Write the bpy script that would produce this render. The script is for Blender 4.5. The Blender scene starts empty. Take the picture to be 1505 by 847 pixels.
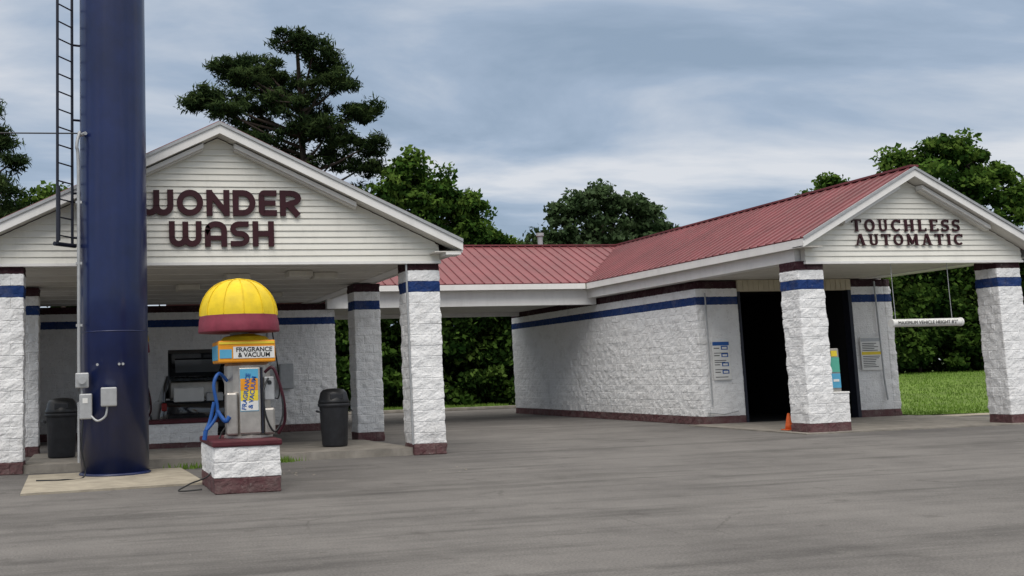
import bpy, math, random
import numpy as np
from mathutils import Vector, Matrix, noise
random.seed(7); rng=np.random.default_rng(7)
scene=bpy.context.scene
COL=scene.collection

# ---------------------------------------------------------------- helpers
def newmat(name):
    m=bpy.data.materials.new(name); m.use_nodes=True
    nt=m.node_tree; b=nt.nodes['Principled BSDF']
    return m,nt,b
def N(nt,t,**kw):
    n=nt.nodes.new(t)
    for k,v in kw.items(): setattr(n,k,v)
    return n
def mat(name,col,rough=.6,var=.12,scale=3.0,metal=0,bump=0,bscale=40,dirt=0,spec=.3,coat=0):
    m,nt,b=newmat(name)
    geo=N(nt,'ShaderNodeNewGeometry')
    no=N(nt,'ShaderNodeTexNoise'); no.inputs['Scale'].default_value=scale; no.inputs['Detail'].default_value=6
    no.inputs['Roughness'].default_value=.65
    nt.links.new(geo.outputs['Position'],no.inputs['Vector'])
    mr=N(nt,'ShaderNodeMapRange'); mr.inputs[1].default_value=.3; mr.inputs[2].default_value=.7
    mr.inputs[3].default_value=1-var; mr.inputs[4].default_value=1+var*.5
    nt.links.new(no.outputs['Fac'],mr.inputs[0])
    mx=N(nt,'ShaderNodeMix',data_type='RGBA',blend_type='MULTIPLY'); mx.inputs[0].default_value=1
    mx.inputs[6].default_value=(col[0],col[1],col[2],1)
    nt.links.new(mr.outputs[0],mx.inputs[7])
    out=mx.outputs[2]
    if dirt:
        n2=N(nt,'ShaderNodeTexNoise'); n2.inputs['Scale'].default_value=1.3; n2.inputs['Detail'].default_value=8; n2.inputs['Roughness'].default_value=.75
        mp=N(nt,'ShaderNodeMapping'); mp.inputs['Scale'].default_value=(2.2,2.2,.5)
        nt.links.new(geo.outputs['Position'],mp.inputs[0]); nt.links.new(mp.outputs[0],n2.inputs['Vector'])
        r2=N(nt,'ShaderNodeMapRange'); r2.inputs[1].default_value=.5; r2.inputs[2].default_value=.75; r2.inputs[4].default_value=dirt
        nt.links.new(n2.outputs['Fac'],r2.inputs[0])
        m2=N(nt,'ShaderNodeMix',data_type='RGBA'); m2.inputs[7].default_value=(.16,.14,.12,1)
        nt.links.new(r2.outputs[0],m2.inputs[0]); nt.links.new(out,m2.inputs[6]); out=m2.outputs[2]
    nt.links.new(out,b.inputs['Base Color'])
    b.inputs['Roughness'].default_value=rough; b.inputs['Metallic'].default_value=metal
    b.inputs['Specular IOR Level'].default_value=spec
    b.inputs['Coat Weight'].default_value=coat
    if bump:
        n3=N(nt,'ShaderNodeTexNoise'); n3.inputs['Scale'].default_value=bscale; n3.inputs['Detail'].default_value=5
        nt.links.new(geo.outputs['Position'],n3.inputs['Vector'])
        bp=N(nt,'ShaderNodeBump'); bp.inputs['Strength'].default_value=bump; bp.inputs['Distance'].default_value=.02
        nt.links.new(n3.outputs['Fac'],bp.inputs['Height']); nt.links.new(bp.outputs[0],b.inputs['Normal'])
    return m
def mesh_obj(name,verts,faces,m=None,smooth=False,mats=None,midx=None):
    me=bpy.data.meshes.new(name); me.from_pydata([tuple(v) for v in verts],[],faces)
    if m: me.materials.append(m)
    if mats:
        for q in mats: me.materials.append(q)
    if midx is not None: me.polygons.foreach_set('material_index',np.array(midx,dtype=np.int32))
    if smooth: me.polygons.foreach_set('use_smooth',[True]*len(me.polygons))
    me.update()
    o=bpy.data.objects.new(name,me); COL.objects.link(o); return o
def box(name,x0,x1,y0,y1,z0,z1,m,bevel=0):
    v=[(x,y,z) for z in (z0,z1) for x,y in ((x0,y0),(x1,y0),(x1,y1),(x0,y1))]
    f=[(3,2,1,0),(4,5,6,7),(0,1,5,4),(1,2,6,5),(2,3,7,6),(3,0,4,7)]
    o=mesh_obj(name,v,f,m)
    if bevel:
        b=o.modifiers.new('b','BEVEL'); b.width=bevel; b.segments=2
    return o
def group(name,objs,loc=(0,0,0)):
    e=bpy.data.objects.new(name,None); COL.objects.link(e); e.location=loc
    for o in objs:
        if o is None: continue
        o.parent=e
    return e
def tube(name,pts,r,m,res=8,cyclic=False):
    cu=bpy.data.curves.new(name,'CURVE'); cu.dimensions='3D'; cu.bevel_depth=r; cu.bevel_resolution=max(1,res//4)
    cu.use_fill_caps=True
    sp=cu.splines.new('POLY'); sp.points.add(len(pts)-1)
    for p,q in zip(sp.points,pts): p.co=(*q,1)
    sp.use_cyclic_u=cyclic
    cu.materials.append(m); o=bpy.data.objects.new(name,cu); COL.objects.link(o); return o
def smooth_path(pts,n=8):
    out=[]; P=[Vector(p) for p in pts]; P=[P[0]]+P+[P[-1]]
    for i in range(1,len(P)-2):
        a,b,c,d=P[i-1:i+3]
        for k in range(n):
            t=k/n
            out.append(.5*((2*b)+(c-a)*t+(2*a-5*b+4*c-d)*t*t+(3*b-a-3*c+d)*t**3))
    out.append(P[-2]); return out
def lathe(name,prof,cx,cy,m,seg=40,smooth=True,rfun=None,mats=None,matfun=None):
    v=[];f=[];mi=[]
    for i,(r,z) in enumerate(prof):
        for k in range(seg):
            a=2*math.pi*k/seg; rr=r*(rfun(a,i) if rfun else 1)
            v.append((cx+rr*math.cos(a),cy+rr*math.sin(a),z))
    for i in range(len(prof)-1):
        for k in range(seg):
            f.append((i*seg+k,i*seg+(k+1)%seg,(i+1)*seg+(k+1)%seg,(i+1)*seg+k)); mi.append(matfun(i) if matfun else 0)
    f.append(tuple(reversed(range(seg)))); mi.append(matfun(0) if matfun else 0)
    f.append(tuple((len(prof)-1)*seg+k for k in range(seg))); mi.append(matfun(len(prof)-2) if matfun else 0)
    return mesh_obj(name,v,f,m,smooth,mats=mats,midx=mi)

# ---------------------------------------------------------------- materials
M_trim=mat('white_trim',(.80,.79,.77),.45,.06,2,dirt=.14)
M_siding=mat('vinyl_siding',(.79,.775,.71),.5,.06,1.5,dirt=.16)
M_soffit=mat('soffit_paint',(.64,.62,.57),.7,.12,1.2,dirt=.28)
M_beige=mat('beige_panel',(.55,.50,.38),.6,.1,2,dirt=.2)
M_roof=mat('red_metal_roof',(.205,.050,.058),.5,.3,.8,spec=.4,dirt=.25)
M_roofrib=mat('red_metal_rib',(.17,.038,.045),.5,.3,.8,spec=.4,dirt=.2)
M_bayshade=mat('interior_painted_shade',(.012,.012,.014),.9,.2,2)  # deep shade inside the automatic bay, put into a near-black colour
M_letter=mat('maroon_letter',(.040,.007,.012),.5,.2,6)
M_blackpl=mat('black_plastic',(.015,.016,.018),.4,.2,8,spec=.4)
M_grayp=mat('gray_trash_plastic',(.030,.032,.037),.5,.3,6,dirt=.12)
M_pole=mat('navy_pole_paint',(.007,.016,.078),.30,.4,1.1,spec=.5,coat=.15,dirt=.03)
M_galv=mat('galvanised',(.42,.43,.44),.45,.15,10,metal=.3)
M_darkmetal=mat('dark_steel',(.02,.022,.035),.4,.2,8)
M_steel=mat('stainless',(.52,.49,.45),.36,.25,5,metal=.7)
M_concrete=mat('concrete',(.38,.34,.27),.9,.3,2.5,bump=.3,bscale=60,dirt=.4)
M_curb=mat('curb_concrete',(.26,.24,.21),.9,.35,2.5,bump=.4,bscale=50,dirt=.5)
M_maroon=mat('maroon_paint',(.085,.016,.024),.6,.35,5,bump=.3)
M_yellow=mat('yellow_canvas',(.80,.58,.02),.55,.2,5,dirt=.15)
M_band=mat('crimson_valance',(.24,.04,.065),.6,.25,5,dirt=.15)
M_orange=mat('orange_sign',(.80,.32,.02),.45,.15,4)
M_white=mat('sign_white',(.74,.74,.72),.45,.08,6)
M_blue=mat('sign_blue',(.02,.10,.35),.45,.1,6)
M_ltblue=mat('sign_light_blue',(.10,.38,.58),.45,.1,6)
M_yel2=mat('sign_yellow',(.78,.60,.05),.45,.1,6)
M_green=mat('sign_green',(.10,.40,.30),.45,.1,6)
M_black=mat('black_ink',(.01,.01,.012),.6,.1,6)
M_bluehose=mat('blue_hose',(.02,.09,.32),.4,.15,12)
M_redhose=mat('dark_red_hose',(.05,.01,.018),.4,.2,12)
M_conec=mat('orange_cone',(.70,.13,.03),.5,.1,8)
M_pvc=mat('white_pvc',(.78,.78,.75),.35,.06,6,dirt=.12)
M_carpaint=mat('black_car_paint',(.012,.013,.016),.15,.1,3,spec=.6,coat=.6)
M_glass=mat('car_glass',(.16,.18,.20),.08,.1,3,spec=.8)
M_tail=mat('tail_light',(.25,.01,.01),.2,.1,6)
M_bark=mat('bark',(.06,.045,.037),.95,.4,6,bump=.8,bscale=20)

def block_mat():
    m,nt,b=newmat('painted_split_block')
    geo=N(nt,'ShaderNodeNewGeometry'); sep=N(nt,'ShaderNodeSeparateXYZ'); nt.links.new(geo.outputs['Position'],sep.inputs[0])
    nz=N(nt,'ShaderNodeTexNoise'); nz.inputs['Scale'].default_value=14
    nt.links.new(geo.outputs['Position'],nz.inputs['Vector'])
    ma=N(nt,'ShaderNodeMath',operation='MULTIPLY_ADD'); ma.inputs[1].default_value=.024
    nt.links.new(nz.outputs['Fac'],ma.inputs[0]); nt.links.new(sep.outputs['Z'],ma.inputs[2])
    dv=N(nt,'ShaderNodeMath',operation='DIVIDE'); dv.inputs[1].default_value=4.0; nt.links.new(ma.outputs[0],dv.inputs[0])
    cr=N(nt,'ShaderNodeValToRGB'); cr.color_ramp.interpolation='CONSTANT'
    e=cr.color_ramp.elements
    maroon=(.085,.018,.026,1); white=(.83,.83,.83,1); blue=(.012,.040,.155,1); top=(.034,.009,.015,1)
    e[0].position=0; e[0].color=maroon; e[1].position=.212/4; e[1].color=white
    for p,c in ((3.012/4,blue),(3.212/4,white),(3.412/4,top)):
        q=e.new(p); q.color=c
    nt.links.new(dv.outputs[0],cr.inputs[0])
    n2=N(nt,'ShaderNodeTexNoise'); n2.inputs['Scale'].default_value=2.2; n2.inputs['Detail'].default_value=9; n2.inputs['Roughness'].default_value=.72
    nt.links.new(geo.outputs['Position'],n2.inputs['Vector'])
    r2=N(nt,'ShaderNodeMapRange'); r2.inputs[1].default_value=.5; r2.inputs[2].default_value=.78; r2.inputs[4].default_value=.34
    nt.links.new(n2.outputs['Fac'],r2.inputs[0])
    r3=N(nt,'ShaderNodeMapRange'); r3.inputs[1].default_value=0.1; r3.inputs[2].default_value=.9; r3.inputs[3].default_value=.42; r3.inputs[4].default_value=0
    nt.links.new(sep.outputs['Z'],r3.inputs[0])
    n4=N(nt,'ShaderNodeTexNoise'); n4.inputs['Scale'].default_value=7; n4.inputs['Detail'].default_value=6
    nt.links.new(geo.outputs['Position'],n4.inputs['Vector'])
    mm=N(nt,'ShaderNodeMath',operation='MULTIPLY'); nt.links.new(r3.outputs[0],mm.inputs[0]); nt.links.new(n4.outputs['Fac'],mm.inputs[1])
    n5=N(nt,'ShaderNodeTexNoise'); n5.inputs['Scale'].default_value=19; n5.inputs['Detail'].default_value=5
    nt.links.new(geo.outputs['Position'],n5.inputs['Vector'])
    r5=N(nt,'ShaderNodeMapRange'); r5.inputs[1].default_value=.64; r5.inputs[2].default_value=.72; r5.inputs[4].default_value=.35
    nt.links.new(n5.outputs['Fac'],r5.inputs[0])
    a0=N(nt,'ShaderNodeMath',operation='ADD'); nt.links.new(r5.outputs[0],a0.inputs[0]); nt.links.new(r2.outputs[0],a0.inputs[1])
    ad=N(nt,'ShaderNodeMath',operation='ADD',use_clamp=True); nt.links.new(mm.outputs[0],ad.inputs[0]); nt.links.new(a0.outputs[0],ad.inputs[1])
    mx=N(nt,'ShaderNodeMix',data_type='RGBA'); mx.inputs[7].default_value=(.24,.22,.20,1)
    nt.links.new(ad.outputs[0],mx.inputs[0]); nt.links.new(cr.outputs[0],mx.inputs[6])
    nt.links.new(mx.outputs[2],b.inputs['Base Color'])
    b.inputs['Roughness'].default_value=.7; b.inputs['Specular IOR Level'].default_value=.25
    n3=N(nt,'ShaderNodeTexNoise'); n3.inputs['Scale'].default_value=28; n3.inputs['Detail'].default_value=6
    nt.links.new(geo.outputs['Position'],n3.inputs['Vector'])
    bp=N(nt,'ShaderNodeBump'); bp.inputs['Strength'].default_value=.6; bp.inputs['Distance'].default_value=.03
    nt.links.new(n3.outputs['Fac'],bp.inputs['Height']); nt.links.new(bp.outputs[0],b.inputs['Normal'])
    return m
M_block=block_mat()

def asphalt_mat():
    m,nt,b=newmat('weathered_asphalt')
    geo=N(nt,'ShaderNodeNewGeometry')
    def noise_(scale,detail=6,rough=.6,mapscale=None,rot=0):
        n=N(nt,'ShaderNodeTexNoise'); n.inputs['Scale'].default_value=scale; n.inputs['Detail'].default_value=detail; n.inputs['Roughness'].default_value=rough
        if mapscale:
            mp=N(nt,'ShaderNodeMapping'); mp.inputs['Scale'].default_value=mapscale; mp.inputs['Rotation'].default_value=(0,0,rot)
            nt.links.new(geo.outputs['Position'],mp.inputs[0]); nt.links.new(mp.outputs[0],n.inputs['Vector'])
        else: nt.links.new(geo.outputs['Position'],n.inputs['Vector'])
        return n
    def rng_(node,a,b_,c,d):
        r=N(nt,'ShaderNodeMapRange'); r.inputs[1].default_value=a; r.inputs[2].default_value=b_; r.inputs[3].default_value=c; r.inputs[4].default_value=d
        nt.links.new(node,r.inputs[0]); return r.outputs[0]
    def mul(a,b_):
        m1=N(nt,'ShaderNodeMix',data_type='RGBA',blend_type='MULTIPLY'); m1.inputs[0].default_value=1
        nt.links.new(a,m1.inputs[6]); nt.links.new(b_,m1.inputs[7]); return m1.outputs[2]
    def over(a,fac,col):
        m1=N(nt,'ShaderNodeMix',data_type='RGBA'); m1.inputs[7].default_value=col
        nt.links.new(fac,m1.inputs[0]); nt.links.new(a,m1.inputs[6]); return m1.outputs[2]
    n1=noise_(.45,9,.68)
    cr=N(nt,'ShaderNodeValToRGB'); e=cr.color_ramp.elements
    e[0].position=.36; e[0].color=(.116,.110,.106,1); e[1].position=.64; e[1].color=(.165,.157,.150,1)
    nt.links.new(n1.outputs['Fac'],cr.inputs[0])
    n2=noise_(1.0,8,.68,(.16,1.7,1),math.radians(-9))
    c=mul(cr.outputs[0],rng_(n2.outputs['Fac'],.50,.62,1.0,.72))
    n2b=noise_(1.3,8,.7,(.3,2.6,1),math.radians(6))
    c=mul(c,rng_(n2b.outputs['Fac'],.35,.5,.88,1.06))
    nb=noise_(2.6,7,.7); c=over(c,rng_(nb.outputs['Fac'],.56,.70,0,.28),(.23,.22,.205,1))
    n3=noise_(48,3,.75)
    c=mul(c,rng_(n3.outputs['Fac'],.3,.7,.68,1.32))
    nd=noise_(1.6,6,.65)
    mixv=N(nt,'ShaderNodeMix',data_type='VECTOR'); mixv.inputs[0].default_value=.22
    nt.links.new(geo.outputs['Position'],mixv.inputs[4]); nt.links.new(nd.outputs['Color'],mixv.inputs[5])
    vo=N(nt,'ShaderNodeTexVoronoi',feature='DISTANCE_TO_EDGE'); vo.inputs['Scale'].default_value=.5
    nt.links.new(mixv.outputs[1],vo.inputs['Vector'])
    ng=noise_(.5,3,.5)
    mu=N(nt,'ShaderNodeMath',operation='MULTIPLY'); nt.links.new(rng_(vo.outputs['Distance'],0,.008,1,0),mu.inputs[0]); nt.links.new(rng_(ng.outputs['Fac'],.50,.60,0,.45),mu.inputs[1])
    c=over(c,mu.outputs[0],(.06,.056,.052,1))
    ns=noise_(1.9,5,.55); c=over(c,rng_(ns.outputs['Fac'],.62,.72,0,.45),(.055,.05,.047,1))
    nw=noise_(16,2,.5); c=over(c,rng_(nw.outputs['Fac'],.75,.79,0,.5),(.38,.36,.34,1))
    nt.links.new(c,b.inputs['Base Color'])
    b.inputs['Roughness'].default_value=.88; b.inputs['Specular IOR Level'].default_value=.2
    bp=N(nt,'ShaderNodeBump'); bp.inputs['Strength'].default_value=.6; bp.inputs['Distance'].default_value=.012
    nt.links.new(n3.outputs['Fac'],bp.inputs['Height']); nt.links.new(bp.outputs[0],b.inputs['Normal'])
    return m
M_asphalt=asphalt_mat()
M_grass=mat('grass',(.12,.195,.03),.9,.45,1.6,bump=1,bscale=30,dirt=.12)
M_earth=mat('far_ground',(.06,.09,.025),.95,.4,.3)

# ---------------------------------------------------------------- ground
def hz(x,y):
    if x<20.9 : return 0
    t=min(max((y-25)/13,0),1); s=min(max((x-20.9)/3,0),1)
    return .85*t*t*(3-2*t)*s
g=mesh_obj('ground',[(-400,-200,-.02),(500,-200,-.02),(500,700,-.02),(-400,700,-.02)],[(0,1,2,3)],M_earth)
lot=mesh_obj('asphalt_parking_lot',[(-60,-20,0),(60,-20,0),(60,24.3,0),(21.2,24.3,0),(21.2,42.3,0),(-60,42.3,0)],[(0,1,2,3,4,5)],M_asphalt)
V=[];F=[]
xs=np.linspace(20.9,70,50); ys=np.linspace(24.3,60,60)
for y in ys:
    for x in xs: V.append((x,y,hz(x,y)+.03+noise.noise(Vector((x*.6,y*.6,0)))*.03))
for j in range(len(ys)-1):
    for i in range(len(xs)-1):
        a=j*len(xs)+i; F.append((a,a+1,a+1+len(xs),a+len(xs)))
lawn=mesh_obj('lawn',V,F,M_grass,True)
verge=mesh_obj('grass_verge',[(2,42.4,.03),(21.4,42.4,.03),(21.4,50,.1),(2,50,.1)],[(0,1,2,3)],M_grass)
kerb=box('rear_kerb',2,21.3,42.15,42.38,0,.12,M_curb,.02)
M_blade=mat('grass_blade',(.13,.225,.03),.8,.4,1.2)
def blades(name,n,sampler,h=.12,w=.02,m=M_blade):
    V=np.zeros((n,3,3))
    for i in range(n):
        x,y,z=sampler(); a=random.uniform(0,6.28); hh=h*random.uniform(.5,1.3)
        dx,dy=math.cos(a)*w,math.sin(a)*w; lx,ly=random.uniform(-.4,.4)*hh,random.uniform(-.4,.4)*hh
        V[i]=[(x-dx,y-dy,z),(x+dx,y+dy,z),(x+lx,y+ly,z+hh)]
    return mesh_obj(name,V.reshape(-1,3),[(3*i,3*i+1,3*i+2) for i in range(n)],m)
def s_lawn():
    x=20.95+random.random()*18; y=24.35+random.random()**1.3*17
    return x,y,hz(x,y)+.02
o=blades('grass_blades',26000,s_lawn,.08,.02); o.parent=lawn
def s_verge():
    x=random.uniform(6,17); y=random.uniform(42.4,44.5); return x,y,.03
o=blades('verge_blades',6000,s_verge,.16,.03); o.parent=verge
pv=[(-.92,15.5),(1.62,15.78),(1.50,18.75),(-.98,18.7)]
pad=mesh_obj('concrete_pad',[(x,y,.0) for x,y in pv]+[(x,y,.03) for x,y in pv],[(4,5,6,7),(0,1,5,4),(1,2,6,5),(2,3,7,6),(3,0,4,7)],M_concrete)
apron=mesh_obj('concrete_apron',[(14.3,19.75,.025),(21.2,19.75,.025),(21.2,24.6,.025),(14.5,24.6,.025),(14.3,19.75,-.01),(21.2,19.75,-.01),(21.2,24.6,-.01),(14.5,24.6,-.01)],[(0,1,2,3),(4,5,1,0),(5,6,2,1),(7,4,0,3)],M_curb)
strip=mesh_obj('concrete_driveway',[(21.22,24.3,.012),(40,24.3,.012),(40,23.7,.012),(21.22,23.5,.012)],[(3,2,1,0)],M_concrete)
# a few gravel crumbs by the island
V=[];F=[]
for k in range(26):
    x,y=random.choice([(3.0,16.4),(5.6,16.0),(3.2,17.4)]); x+=random.gauss(0,.2); y+=random.gauss(0,.4)
    n=random.randint(4,6); i=len(V); r=random.uniform(.008,.022)
    for j in range(n):
        a=6.28*j/n; V.append((x+math.cos(a)*r*random.uniform(.5,1.4),y+math.sin(a)*r*random.uniform(.8,1.8),.006+random.random()*.006))
    F.append(tuple(range(i,i+n)))
mesh_obj('loose_gravel',V,F,M_concrete)

# ---------------------------------------------------------------- split-face block shells
def block_shell(name,x0,x1,y0,y1,z0,z1,amp=1.0,course=.2,m=M_block):
    lv=[]
    n=int(round((z1-z0)/course))
    for k in range(n):
        b=z0+k*course
        lv+= [(b,1,k),(b+.012,0,k),(b+.055,0,k),(b+.10,0,k),(b+.145,0,k),(b+.188,0,k)]
    lv.append((z0+n*course,1,n))
    half=.2032
    pts=[]
    def side(ax,ay,bx,by,nx,ny):
        L=math.hypot(bx-ax,by-ay); cnt=max(1,int(round(L/half))); s=L/cnt
        for i in range(cnt):
            for o_,jt in ((0,1),(.012,0),(.07,0),(.135,0),(s-.012,0)):
                d=i*s+o_
                pts.append((ax+(bx-ax)*d/L,ay+(by-ay)*d/L,nx,ny,(i%2 if jt else -1),1 if (jt and i==0) else 0))
    side(x0,y0,x1,y0,0,-1); side(x1,y0,x1,y1,1,0); side(x1,y1,x0,y1,0,1); side(x0,y1,x0,y0,-1,0)
    n_=len(pts); V=[]
    for z,jz,k in lv:
        for i,(x,y,nx,ny,jp,corner) in enumerate(pts):
            if corner:
                pnx,pny=pts[i-1][2],pts[i-1][3]; nx,ny=(nx+pnx)*.7,(ny+pny)*.7
            p=Vector((x,y,z))
            q=noise.noise(p*6.5)*.020+noise.noise(p*17)*.012+.008
            q+= (noise.noise(Vector((math.floor(x/.4+.01+(k%2)*.5)*3.1,math.floor(y/.4+.01+(k%2)*.5)*2.7,k*1.7)))*.010)
            if jz: q=-.004+.35*q
            elif jp>=0 and jp==(k%2) and not corner: q=-.004+.35*q
            if corner: q=q*1.2-.006
            q*=amp
            V.append((x+nx*q,y+ny*q,z))
    F=[]
    for j in range(len(lv)-1):
        for i in range(n_):
            a=j*n_+i; b=j*n_+(i+1)%n_; F.append((a,b,b+n_,a+n_))
    F.append(tuple((len(lv)-1)*n_+i for i in range(n_)))
    return mesh_obj(name,V,F,m)

# ---------------------------------------------------------------- gable wall with lap siding
def siding(name,xl,xr,xa,zb,zt_fn,ztop,y,lap=.115):
    V=[];F=[]; z=zb
    while z<ztop-.01:
        z1=min(z+lap,ztop)
        def ext(zz):
            return max(xl,zt_fn(zz)[0]),min(xr,zt_fn(zz)[1])
        a0,b0=ext(z); a1,b1=ext(z1)
        if b0<=a0: break
        if b1<a1: a1=b1=(a1+b1)/2
        i=len(V)
        V+=[(a0,y-.030,z),(b0,y-.030,z),(b1,y-.004,z1),(a1,y-.004,z1),(a0,y-.002,z),(b0,y-.002,z)]
        F+=[(i,i+1,i+2,i+3),(i+4,i+5,i+1,i)]
        z=z1
    return mesh_obj(name,V,F,M_siding)

def extr_poly(name,pts_xz,y0,y1,m):
    n=len(pts_xz)
    V=[(x,y0,z) for x,z in pts_xz]+[(x,y1,z) for x,z in pts_xz]
    F=[tuple(range(n)),tuple(reversed(range(n,2*n)))]+[(i+n,(i+1)%n+n,(i+1)%n,i) for i in range(n)]
    return mesh_obj(name,V,F,m)

def gable_set(pref,xa,za,xl,xr,zl,zr,yfront,ywall,zb,gl,gr,soffit_end):
    parts=[]
    sl=(za-zl)/(xa-xl); sr=(za-zr)/(xr-xa)
    H=.20
    for nm,x0,x1,z0,z1 in (('l',xl,xa,zl,za),('r',xa,xr,za,zr)):
        parts.append(extr_poly(pref+'_rake_fascia_'+nm,[(x0,z0-.02),(x0,z0-H),(x1,z1-H),(x1,z1-.02)],yfront,yfront+.03,M_trim))
        parts.append(extr_poly(pref+'_rake_drip_'+nm,[(x0,z0+.012),(x0,z0-.045),(x1,z1-.045),(x1,z1+.012)],yfront-.03,yfront+.01,M_galv))
        parts.append(extr_poly(pref+'_rake_soffit_'+nm,[(x0,z0-H+.03),(x0,z0-H+.01),(x1,z1-H+.01),(x1,z1-H+.03)],yfront+.03,ywall,M_soffit))
    def inner(nm,s,xs,xe):
        za_=lambda x: za-abs(x-xa)*s-H
        for k,(d0,d1,y0,y1) in enumerate(((-.02,-.10,ywall-.24,ywall-.035),(-.102,-.135,ywall-.18,ywall-.035))):
            parts.append(extr_poly(pref+'_inner_trim_'+nm,[(xs,za_(xs)+d0),(xs,za_(xs)+d1),(xe,za_(xe)+d1),(xe,za_(xe)+d0)],y0,y1,M_trim if k==0 else M_soffit))
    inner('l',sl,xa-soffit_end*(xa-xl),xa-.28); inner('r',sr,xa+.28,xa+soffit_end*(xr-xa))
    fn=lambda zz:(xa-(za-H-.01-zz)/sl, xa+(za-H-.01-zz)/sr)
    parts.append(siding(pref+'_siding',gl,gr,xa,zb,fn,za-H-.01,ywall))
    parts.append(extr_poly(pref+'_gable_back',[(gl,zb+.002),(gr,zb+.002),(gr,min(zb+.3,za-H-(gr-xa)*sr)),(xa,za-H-.02),(gl,min(zb+.3,za-H-(xa-gl)*sl))],ywall+.0,ywall+.12,M_soffit))
    parts.append(box(pref+'_bottom_trim',gl-.02,gr+.02,ywall-.05,ywall+.14,zb-.05,zb+.0,M_trim))
    return parts

def roof_slope(name,a,b,c,d,nribs_sp=.30,thick=.04):
    a,b,c,d=map(Vector,(a,b,c,d))
    nrm=(b-a).cross(d-a).normalized()
    if nrm.z<0: nrm=-nrm
    V=[a,b,c,d]+[p-nrm*thick for p in (a,b,c,d)]
    F=[(0,1,2,3),(7,6,5,4),(0,4,5,1),(1,5,6,2),(2,6,7,3),(3,7,4,0)]
    parts=[mesh_obj(name,V,F,M_roof)]
    ev=(b-a); L=ev.length; e=ev/L; up=nrm.cross(e)
    if up.z<0: up=-up
    def clip(s):
        P=[((p-a).dot(e),(p-a).dot(up)) for p in (a,b,c,d)]
        hs=[]
        for i in range(4):
            (s0,h0),(s1,h1)=P[i],P[(i+1)%4]
            if (s0-s)*(s1-s)<=0 and abs(s1-s0)>1e-6:
                hs.append(h0+(h1-h0)*(s-s0)/(s1-s0))
        return (min(hs),max(hs)) if len(hs)>=2 else None
    V=[];F=[]
    smin=min((p-a).dot(e) for p in (a,b,c,d)); smax=max((p-a).dot(e) for p in (a,b,c,d))
    s=smin+.05
    while s<smax:
        r=clip(s)
        if r and r[1]-r[0]>.1:
            i=len(V)
            for h in r:
                base=a+e*s+up*h
                V+=[base-e*.022+nrm*.001,base-e*.010+nrm*.028,base+e*.010+nrm*.028,base+e*.022+nrm*.001]
            F+=[(i,i+1,i+5,i+4),(i+1,i+2,i+6,i+5),(i+2,i+3,i+7,i+6),(i,i+3,i+2,i+1)]
        s+=nribs_sp
    parts.append(mesh_obj(name+'_ribs',V,F,M_roofrib))
    return parts

# ---------------------------------------------------------------- glyph strokes
def arc(cx,cy,rx,ry,a0,a1,n=8):
    return [(cx+rx*math.cos(math.radians(a0+(a1-a0)*i/n)),cy+ry*math.sin(math.radians(a0+(a1-a0)*i/n))) for i in range(n+1)]
def stroke(pts,w,closed=False):
    P=[Vector(p) for p in pts]; n=len(P); L=[];R=[]
    for i in range(n):
        if closed: p0,p1=P[i-1],P[(i+1)%n]
        else: p0,p1=P[max(i-1,0)],P[min(i+1,n-1)]
        d1=(P[i]-p0); d2=(p1-P[i])
        if d1.length<1e-6: d1=d2
        if d2.length<1e-6: d2=d1
        d1=d1.normalized(); d2=d2.normalized()
        t=(d1+d2); t=t.normalized() if t.length>1e-6 else d1
        nn=Vector((-t.y,t.x)); c=max(.5,nn.dot(Vector((-d1.y,d1.x))))
        L.append(P[i]+nn*(w/2/c)); R.append(P[i]-nn*(w/2/c))
    q=[]
    for i in range(n if closed else n-1):
        j=(i+1)%n; q.append((R[i],R[j],L[j],L[i]))
    return q
T=.225; h2=T/2
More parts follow.
